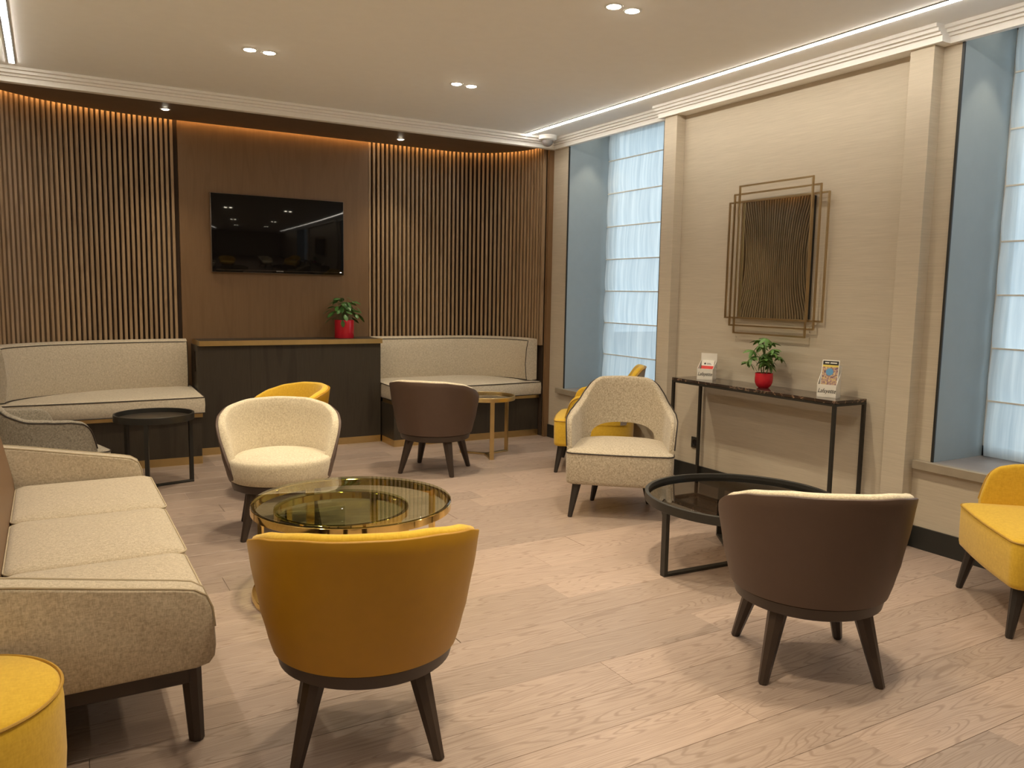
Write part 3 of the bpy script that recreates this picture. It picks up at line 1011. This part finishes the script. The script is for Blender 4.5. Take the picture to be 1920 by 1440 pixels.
t = thing('card_leaflet', 'white and red leaflet leaning in the far holder', 'leaflet', (4.075, 4.265, 0.816), rzA)
OF = (0.030, 0, 0.0); LN = math.radians(24)
build('sheet', lb(None, -0.010, 0.0, -0.044, 0.044, 0, 0.142, lean=LN, off=OF), M['card'], t, False)
build('red_band', lb(None, 0.0, 0.0006, -0.044, 0.044, 0.050, 0.100, lean=LN, off=OF), M['redink'], t, False)
bm = bmesh.new(); box(bm, 0.0002, 0.0008, -0.008, 0.020, 0.118, 0.121); box(bm, 0.0002, 0.0008, -0.008, 0.026, 0.110, 0.113)
lathe(bm, [(0, 0.0012), (0.007, 0.0012), (0.007, 0.0)], 16)
vs = [v for v in bm.verts if abs(v.co.x) < 0.0075 and abs(v.co.z) < 0.002 and abs(v.co.y) < 0.0075]
bmesh.ops.transform(bm, matrix=Matrix.Translation((0.0004, -0.020, 0.116)) @ Matrix.Rotation(PI / 2, 4, 'Y'), verts=vs)
bmesh.ops.transform(bm, matrix=Matrix.Translation(OF) @ rotm(LN), verts=bm.verts)
build('print_mark', bm, M['ink'], t, False)

# ------------------------------------------------------------------ tub chairs (front is local +X)
RIM = [(0, 0.735), (30, 0.730), (55, 0.709), (75, 0.674), (90, 0.634), (96, 0.608), (101, 0.566), (107, 0.505), (114, 0.430), (120, 0.358), (124, 0.325)]
RAD = [(0.30, 0.283), (0.36, 0.300), (0.45, 0.322), (0.60, 0.348), (0.74, 0.366)]
def tub_shell(r_off, thick, z0, dz, amax=122.0, rim=0.01, nA=64):
    bm = bmesh.new(); rings = []; edge = []
    for i in range(nA + 1):
        q = -1 + 2 * i / nA
        ad = amax * q
        a = PI + math.radians(ad)
        zt = smooth_tab(RIM, abs(ad), 2.0) + dz
        zt = max(zt, z0 + 0.02)
        ring = []; nz = 9
        for k in range(nz + 1):
            z = z0 + (zt - z0) * k / nz
            r_ = lerp_tab(RAD, z) - r_off
            ring.append((r_, z))
        ro, ri = lerp_tab(RAD, zt) - r_off, lerp_tab(RAD, zt) - r_off - thick
        for k in range(1, 5):
            ph = PI * k / 5
            ring.append(((ro + ri) / 2 + (ro - ri) / 2 * math.cos(ph), zt + rim * math.sin(ph)))
        for k in range(nz, -1, -1):
            z = z0 + (zt - z0) * k / nz
            ring.append((lerp_tab(RAD, z) - r_off - thick, z))
        rings.append([(r_ * math.cos(a), r_ * math.sin(a), z) for r_, z in ring])
        edge.append(((ro - 0.002) * math.cos(a), (ro - 0.002) * math.sin(a), zt + rim * 0.4))
    loft(bm, rings)
    return bm, edge

tub_proto = {}
def tub_chair(kind, x, y, deg, label):
    grp_ = 'round tub chairs'
    if kind in tub_proto:
        o = copy_tree(tub_proto[kind]); o['label'] = label
        o.location = (x, y, 0); o.rotation_euler = (0, 0, math.radians(deg))
        return o
    outer, inner = {'brown': ('brownv', 'cream'), 'yellow': ('mustard', 'yellow'), 'cream': ('brownv', 'cream')}[kind]
    t_ = thing('tub_chair', label, 'armchair', (x, y, 0), math.radians(deg), grp_)
    bm, _ = tub_shell(0.0, 0.014, 0.314, -0.006, 122.0, 0.004)
    build('back_shell', bm, M[outer], t_)
    bm, _ = tub_shell(0.0142, 0.042, 0.330, -0.004, 120.5, 0.013)
    build('backrest', bm, M[inner], t_)
    # seat cushion, round and slightly domed, bulging past the shell at the front
    bm = bmesh.new(); rings = []
    n = 48
    for (s, z) in ((0.93, 0.314), (0.965, 0.322), (0.99, 0.36), (1.01, 0.415), (1.0, 0.436), (0.965, 0.447), (0.8, 0.456), (0.5, 0.463), (0.2, 0.465)):
        rg = []
        for k in range(n):
            a = 2 * PI * k / n
            c_ = math.cos(a)
            R = 0.252 + 0.048 * max(0, c_) ** 0.8 + 0.030 * math.sin(a) ** 2 * (1 if c_ > 0 else 0)
            if z < 0.43 and c_ < 0: R = 0.25
            rg.append((R * s * math.cos(a), R * s * math.sin(a), z))
        rings.append(rg)
    loft(bm, rings)
    build('seat_cushion', bm, M[inner], t_, ang=60)
    bm = bmesh.new(); lathe(bm, [(0, 0.262), (0.258, 0.262), (0.268, 0.268), (0.277, 0.308), (0.272, 0.3135), (0, 0.3135)], 56)
    build('base_ring', bm, M['legwood'], t_)
    for sx in (-1, 1):
        for sy in (-1, 1):
            bm = bmesh.new()
            tapered_leg(bm, (sx * 0.152, sy * 0.152), (sx * 0.209, sy * 0.209), 0.060, 0.031, 0.262, rot=PI / 4 * 0)
            build('leg', bm, M['legwood'], t_, ang=30)
    tub_proto[kind] = t_
    return t_
tub_chair('brown', 2.494, 2.0145, 58, 'brown tub chair with cream rim seen from behind at right foreground')
tub_chair('yellow', 0.832, 2.34, 72, 'mustard yellow tub chair seen from behind at the gold coffee table')
tub_chair('cream', 1.137, 4.655, 258, 'cream fabric tub chair facing the camera behind the gold coffee table')
tub_chair('yellow', 1.33, 5.54, 190, 'yellow tub chair mostly hidden behind the cream tub chair')
tub_chair('brown', 2.605, 5.708, 46, 'dark brown tub chair pulled up to the gold side table')

# ------------------------------------------------------------------ lounge chairs (front is local +X)
def u_plan(t_, lean, inset=0.0):
    """t_ in [-1,1]: -1 right wing front, 0 back centre, 1 left wing front"""
    s = 1 if t_ >= 0 else -1
    q = abs(t_)
    hw = 0.335 - inset; xb = -0.315 + inset
    xs = -0.02
    L1 = 0.50                       # share of the back arc
    if q < L1:
        a = (q / L1) * PI / 2
        ex = 0.82
        x = xs + (xb - xs) * (math.cos(a) ** ex if math.cos(a) > 1e-6 else 0)
        y = hw * (math.sin(a) ** ex if a > 1e-6 else 0)
    else:
        f = (q - L1) / (1 - L1)
        x = xs + f * 0.265; y = hw + 0.004 * math.sin(f * PI)
    nx = -1.0 * max(0, math.cos(min(q / L1, 1) * PI / 2)); ny = math.sin(min(q / L1, 1) * PI / 2)
    n = math.hypot(nx, ny)
    return x + lean * nx / n, s * (y + lean * 0.55 * ny / n), nx / n, s * ny / n

TOPZ = [(0.0, 0.832), (0.138, 0.826), (0.195, 0.797), (0.236, 0.754), (0.32, 0.674), (0.42, 0.632), (0.55, 0.618), (0.72, 0.612), (0.85, 0.598), (0.92, 0.57), (0.97, 0.51), (1.0, 0.43)]
def lounge_shell(o_in, thick0, zb0, cut, top_off=0.0, rim=0.012, nT=80, u0=-1.0, u1=1.0):
    bm = bmesh.new(); rings = []; edge = []
    for i in range(nT + 1):
        t_ = u0 + (u1 - u0) * i / nT
        q = abs(t_)
        zt = smooth_tab(TOPZ, q, 0.018) + top_off
        zb = zb0
        if cut and q < 0.27: zb = max(zb0, 0.425 + 0.105 * math.sqrt(max(0, 1 - (q / 0.27) ** 2)))
        thick = thick0 * (1 - 0.55 * max(0, q - 0.45) / 0.55) if thick0 > 0.02 else thick0
        zt = max(zt, zb + 0.02)
        ring = []; nz = 8
        def P(z, inn):
            lean = 0.050 * max(0, (z - 0.42)) / 0.4
            x, y, nx, ny = u_plan(t_, lean)
            return (x - nx * inn, y - ny * inn, z)
        for k in range(nz + 1): ring.append(P(zb + (zt - zb) * k / nz, o_in))
        for k in range(1, 5):
            ph = PI * k / 5
            pz = P(zt, o_in + thick / 2 - thick / 2 * math.cos(ph))
            ring.append((pz[0], pz[1], zt + rim * math.sin(ph)))
        for k in range(nz, -1, -1): ring.append(P(zb + (zt - zb) * k / nz, o_in + thick))
        rings.append(ring)
        e_ = P(zt, o_in - 0.001); edge.append((e_[0], e_[1], zt + rim * 0.5))
    loft(bm, rings)
    return bm, edge

def seat_outline(n=64):
    pts = []
    # rounded front corners, nearly parallel sides, round back
    hw, xf, xb = 0.335, 0.335, -0.285
    r_ = 0.05
    for k in range(9):
        a = -PI / 2 + PI / 2 * k / 8
        pts.append((xf - r_ + r_ * math.cos(a), -hw + r_ + r_ * math.sin(a)))
    for k in range(5):
        f = (k + 1) / 6
        pts.append((xf + 0.012 * math.sin(PI * f), -hw + r_ + (2 * hw - 2 * r_) * f))
    for k in range(9):
        a = PI / 2 * k / 8
        pts.append((xf - r_ + r_ * math.cos(a), hw - r_ + r_ * math.sin(a)))
    for k in range(25):
        a = PI / 2 + PI * k / 24
        ca, sa = math.cos(a), math.sin(a)
        pts.append((0.0 + (-xb) * (-abs(ca) ** 0.75), (hw - 0.003) * (abs(sa) ** 0.75) * (1 if sa >= 0 else -1)))
    return pts

lounge_proto = {}
def lounge_chair(kind, x, y, deg, label):
    if kind in lounge_proto:
        o = copy_tree(lounge_proto[kind]); o['label'] = label
        o.location = (x, y, 0); o.rotation_euler = (0, 0, math.radians(deg)); return o
    fab, pipe, outer = {'beige': ('beige', 'pipe_dark', 'beige'), 'yellow': ('yellow', 'pipe_must', 'taupe'), 'grey': ('greyf', 'pipe_dark', 'greyf')}[kind]
    t_ = thing('lounge_chair', label, 'armchair', (x, y, 0), math.radians(deg), 'open-backed lounge chairs')
    ol = seat_outline()
    def rg(s, z): return [(px_ - math.copysign(min(abs(px_), s), px_) , py_ - math.copysign(min(abs(py_), s), py_), z) for px_, py_ in ol]
    def rgs(k, z): return [(px_ * k, py_ * k, z) for px_, py_ in ol]
    bm = bmesh.new()
    loft(bm, [rgs(0.965, 0.216), rgs(0.985, 0.222), rgs(0.995, 0.24), rgs(1.0, 0.33), rgs(1.0, 0.405), rgs(0.99, 0.418), rgs(0.95, 0.424), rgs(0.8, 0.436), rgs(0.5, 0.447), rgs(0.2, 0.450)])
    st = build('seat', bm, M[fab], t_, ang=60)
    bm = bmesh.new(); tube(bm, rgs(1.0, 0.414), 0.0042, 6, closed=True)
    build('piping', bm, M[pipe], st)
    bm, edge = lounge_shell(0.012, 0.048, 0.395, True, -0.002, 0.016)
    bk = build('backrest', bm, M[fab], t_, ang=60)
    bm, edge2 = lounge_shell(0.0, 0.0125, 0.395, True, -0.006, 0.004, 80, -0.34, 0.34)
    build('back_cover', bm, M[outer], t_, ang=60)
    for a_, b_ in ((-1.0, -0.34), (0.34, 1.0)):
        bm, _e = lounge_shell(0.0, 0.0125, 0.395, True, -0.006, 0.004, 28, a_, b_)
        build('side_cover', bm, M[fab], t_, ang=60)
    bm2, edge2 = lounge_shell(0.0, 0.0125, 0.395, True, -0.006, 0.004); bm2.free()
    bm = bmesh.new(); tube(bm, [(e[0], e[1], e[2] + 0.004) for e in edge2], 0.0045, 6)
    build('piping', bm, M[pipe], bk)
    for sx, tx, fx in ((1, 0.275, 0.312), (-1, -0.110, -0.128)):
        for sy in (-1, 1):
            wy = 0.262 if sx > 0 else 0.152
            bm = bmesh.new(); tapered_leg(bm, (tx, sy * (wy)), (fx, sy * (wy + 0.037)), 0.050, 0.026, 0.218)
            build('leg', bm, M['leg_black'], t_, ang=30)
    lounge_proto[kind] = t_
    return t_
lounge_chair('beige', 3.240, 4.154, 230.5, 'beige open-backed lounge chair with dark piping beside the console')
lounge_chair('yellow', 3.855, 5.25, 141, 'yellow lounge chair partly hidden under the far window')
lounge_chair('yellow', 3.868, 1.765, 139, 'yellow lounge chair cut by the right edge, under the near window')
lounge_chair('grey', -0.118, 5.53, 18, 'grey woven lounge chair behind the long sofa at left')

# ------------------------------------------------------------------ coffee and side tables
def ring_band(bm, R, th, z0, z1, n=72, bev=0.0015):
    lathe(bm, [(R - th, z0), (R - bev, z0), (R, z0 + bev), (R, z1 - bev), (R - bev, z1), (R - th + bev, z1), (R - th, z1 - bev), (R - th, z0)], n)
    return bm

def gold_table(cx, cy, R, H, angs, label, hole=False):
    t_ = thing('round_coffee_table', label, 'coffee table', (cx, cy, 0), 0, None)
    bm = bmesh.new(); ring_band(bm, R, 0.020, H - 0.044, H - 0.011)
    build('top_ring', bm, M['gold'], t_)
    bm = bmesh.new(); lathe(bm, [(0, H - 0.0105), (R - 0.004, H - 0.0105), (R - 0.001, H - 0.008), (R - 0.001, H - 0.003), (R - 0.004, H), (0, H)], 72)
    build('glass_top', bm, M['glass_green'], t_)
    bm = bmesh.new(); lathe(bm, [(R - 0.034, 0.0), (R - 0.002, 0.0), (R, 0.008), (R, 0.022), (R - 0.004, 0.030), (R - 0.030, 0.030), (R - 0.036, 0.022), (R - 0.036, 0.006), (R - 0.034, 0.0)], 72)
    build('base_ring', bm, M['gold'], t_)
    for a in angs:
        bm = bmesh.new()
        mt_ = Matrix.Rotation(math.radians(a), 4, 'Z')
        box(bm, R - 0.019, R - 0.006, -0.021, 0.021, 0.030, H - 0.040, bev=0.0015, seg=1, mat=mt_)
        build('leg', bm, M['gold'], t_, False)
    return t_
gold_table(1.195, 3.535, 0.458, 0.437, (190, 280, 10, 100), 'large round polished gold coffee table with smoked glass top')
gold_table(1.185, 3.665, 0.318, 0.375, (220, 310, 40, 130), 'smaller round gold table nested under the large gold coffee table')

def y_table(cx, cy, R, H, a0, band, barw, barh, mt, top_mt, top_drop, label, name, cat, legw, plate='tabletop', hollow_top=True):
    t_ = thing(name, label, cat, (cx, cy, 0))
    bm = bmesh.new(); ring_band(bm, R, 0.012 if name != 'round_glass_table' else 0.020, H - band, H)
    build('top_ring', bm, M[mt], t_)
    bm = bmesh.new(); lathe(bm, [(0, H - top_drop - 0.008), (R - 0.012, H - top_drop - 0.008), (R - 0.012, H - top_drop), (0, H - top_drop)], 64)
    build(plate, bm, M[top_mt], t_, True)
    for k in range(3):
        a = math.radians(a0 + 120 * k)
        mt_ = Matrix.Rotation(a, 4, 'Z')
        bm = bmesh.new(); box(bm, (R - 0.026 if mt == 'black_metal' else R - 0.016) if R < 0.3 else R - 0.024, R - 0.002, -legw / 2, legw / 2, barh, H - band, mat=mt_)
        lg = build('leg', bm, M[mt], t_, False)
        bm = bmesh.new(); box(bm, 0.0, R - 0.002, -barw / 2, barw / 2, 0.0, barh, bev=0.001, seg=1, mat=mt_)
        build('foot_bar', bm, M[mt], t_, False)
    return t_
y_table(3.115, 2.965, 0.500, 0.372, 177, 0.045, 0.034, 0.014, 'black_metal', 'glass_dark', 0.022, 'black round coffee table with smoked glass set inside the rim', 'round_glass_table', 'coffee table', 0.034, 'glass_top')
y_table(3.262, 6.075, 0.243, 0.522, 253, 0.036, 0.036, 0.012, 'brass', 'glass_dark', 0.016, 'round brass side table in front of the right banquette', 'round_side_table', 'side table', 0.036)
y_table(0.612, 6.060, 0.262, 0.525, 12, 0.045, 0.030, 0.014, 'black_metal', 'tray_wood' if 'tray_wood' in M else 'darkoak', 0.032, 'black metal round side table before the left banquette', 'round_side_table', 'side table', 0.026)

# ------------------------------------------------------------------ sofa along the left wall
SX, SY = 0.0, 3.57
t = thing('three_seat_sofa', 'long beige three-seat sofa along the left wall', 'sofa', (SX, SY, 0))
def rbox(x0, x1, y0, y1, z0, z1, b_, seg=3): return B(x0 - SX, x1 - SX, y0 - SY, y1 - SY, z0, z1, bev=b_, seg=seg)
build('seat_base', rbox(-0.40, 0.375, 2.56, 4.58, 0.250, 0.325, 0.01), M['sofa'], t)
# seat cushions, pillowy
ys = [2.565, 3.165, 3.865, 4.565]
cush_pts = []
for i, (a, b_) in enumerate(zip(ys[:-1], ys[1:])):
    bm = bmesh.new()
    x0, x1 = -0.175, 0.408 + 0.012 * i
    n = 14; nz = [(0.326, 0.03), (0.332, 0.008), (0.36, 0.0), (0.395, 0.0), (0.408, 0.006), (0.416, 0.022), (0.424, 0.09), (0.430, 0.18), (0.432, 0.26)]
    def rr_(ins, z, rad=0.045):
        q = []
        X0, X1, Y0, Y1 = x0 + ins, x1 - ins, a + 0.003 + ins, b_ - 0.003 - ins
        rd = max(0.012, rad - ins * 0.3)
        for (cx_, cy_, s0) in ((X1 - rd, Y1 - rd, 0), (X0 + rd, Y1 - rd, PI / 2), (X0 + rd, Y0 + rd, PI), (X1 - rd, Y0 + rd, 3 * PI / 2)):
            for k in range(6):
                an = s0 + PI / 2 * k / 5
                q.append((cx_ + rd * math.cos(an) - SX, cy_ + rd * math.sin(an) - SY, z))
        return q
    loft(bm, [rr_(ins, z) for z, ins in nz])
    cu = build('seat_cushion', bm, M['sofa'], t, ang=60)
    bm = bmesh.new(); tube(bm, rr_(-0.001, 0.402), 0.0035, 6, closed=True)
    build('piping', bm, M['pipe_beige'], cu)
# arms: slope up to the back, rounded front
def arm(y0, y1, flip):
    prof = [(-0.46, 0.250), (0.345, 0.256), (0.382, 0.264), (0.398, 0.285), (0.403, 0.32), (0.400, 0.38), (0.394, 0.440), (0.378, 0.480), (0.345, 0.502), (0.30, 0.512), (0.10, 0.548), (-0.10, 0.585), (-0.30, 0.618), (-0.46, 0.640)]
    bm = bmesh.new()
    cxm = -0.03; czm = 0.42
    def ring(y, ins):
        out = []
        for x, z in prof:
            dx, dz = x - cxm, z - czm
            out.append((cxm + dx * (1 - ins / 0.43) - SX, y - SY, czm + dz * (1 - ins / 0.16)))
        return out
    rs = [(y0, 0.010), (y0 + 0.004, 0.004), (y0 + 0.012, 0.0), (y1 - 0.012, 0.0), (y1 - 0.004, 0.004), (y1, 0.010)]
    loft(bm, [ring(y, i) for y, i in rs])
    ar = build('armrest', bm, M['sofa'], t, ang=35)
    for y in (y0 + 0.006, y1 - 0.006):
        bm = bmesh.new(); tube(bm, ring(y, -0.0005)[5:], 0.0032, 6)
        build('piping', bm, M['pipe_beige'], ar)
arm(2.465, 2.560, False)
arm(4.572, 4.667, True)
bm = bmesh.new()
pr_ = [(-0.165, 0.26), (-0.185, 0.45), (-0.235, 0.70), (-0.255, 0.725), (-0.30, 0.735), (-0.45, 0.70), (-0.47, 0.66), (-0.47, 0.26)]
loft(bm, [[(x, y - SY, z) for x, z in pr_] for y in (2.562, 4.570)])
build('backrest', bm, M['tanv'], t, ang=30)
build('frame_rail', rbox(-0.42, 0.33, 2.50, 4.63, 0.200, 0.2495, 0.004, 1), M['legwood'], t, False)
for x in (0.335, -0.40):
    for y in (2.532, 4.60):
        bm = bmesh.new(); tapered_leg(bm, (x - SX, y - SY), (x + 0.012 - SX, y - SY), 0.052, 0.040, 0.250)
        build('leg', bm, M['legwood'], t, ang=30)

# ------------------------------------------------------------------ yellow pouf
t = thing('round_pouf', 'yellow velvet round pouf cut by the bottom left corner', 'pouf', (-0.250, 2.212, 0))
bm = bmesh.new(); lathe(bm, [(0, 0.045), (0.205, 0.045), (0.222, 0.055), (0.238, 0.12), (0.246, 0.24), (0.245, 0.38), (0.240, 0.418), (0.228, 0.428), (0.12, 0.438), (0, 0.441)], 56)
build('upholstery', bm, M['yellow'], t, ang=50)
bm = bmesh.new(); tube(bm, [(0.2425 * math.cos(a), 0.2425 * math.sin(a), 0.421) for a in [2 * PI * k / 64 for k in range(64)]], 0.0042, 6, closed=True)
build('piping', bm, M['pipe_must'], t)
bm = bmesh.new(); lathe(bm, [(0, 0.0), (0.195, 0.0), (0.195, 0.0445), (0, 0.0445)], 48)
build('plinth', bm, M['legwood'], t)
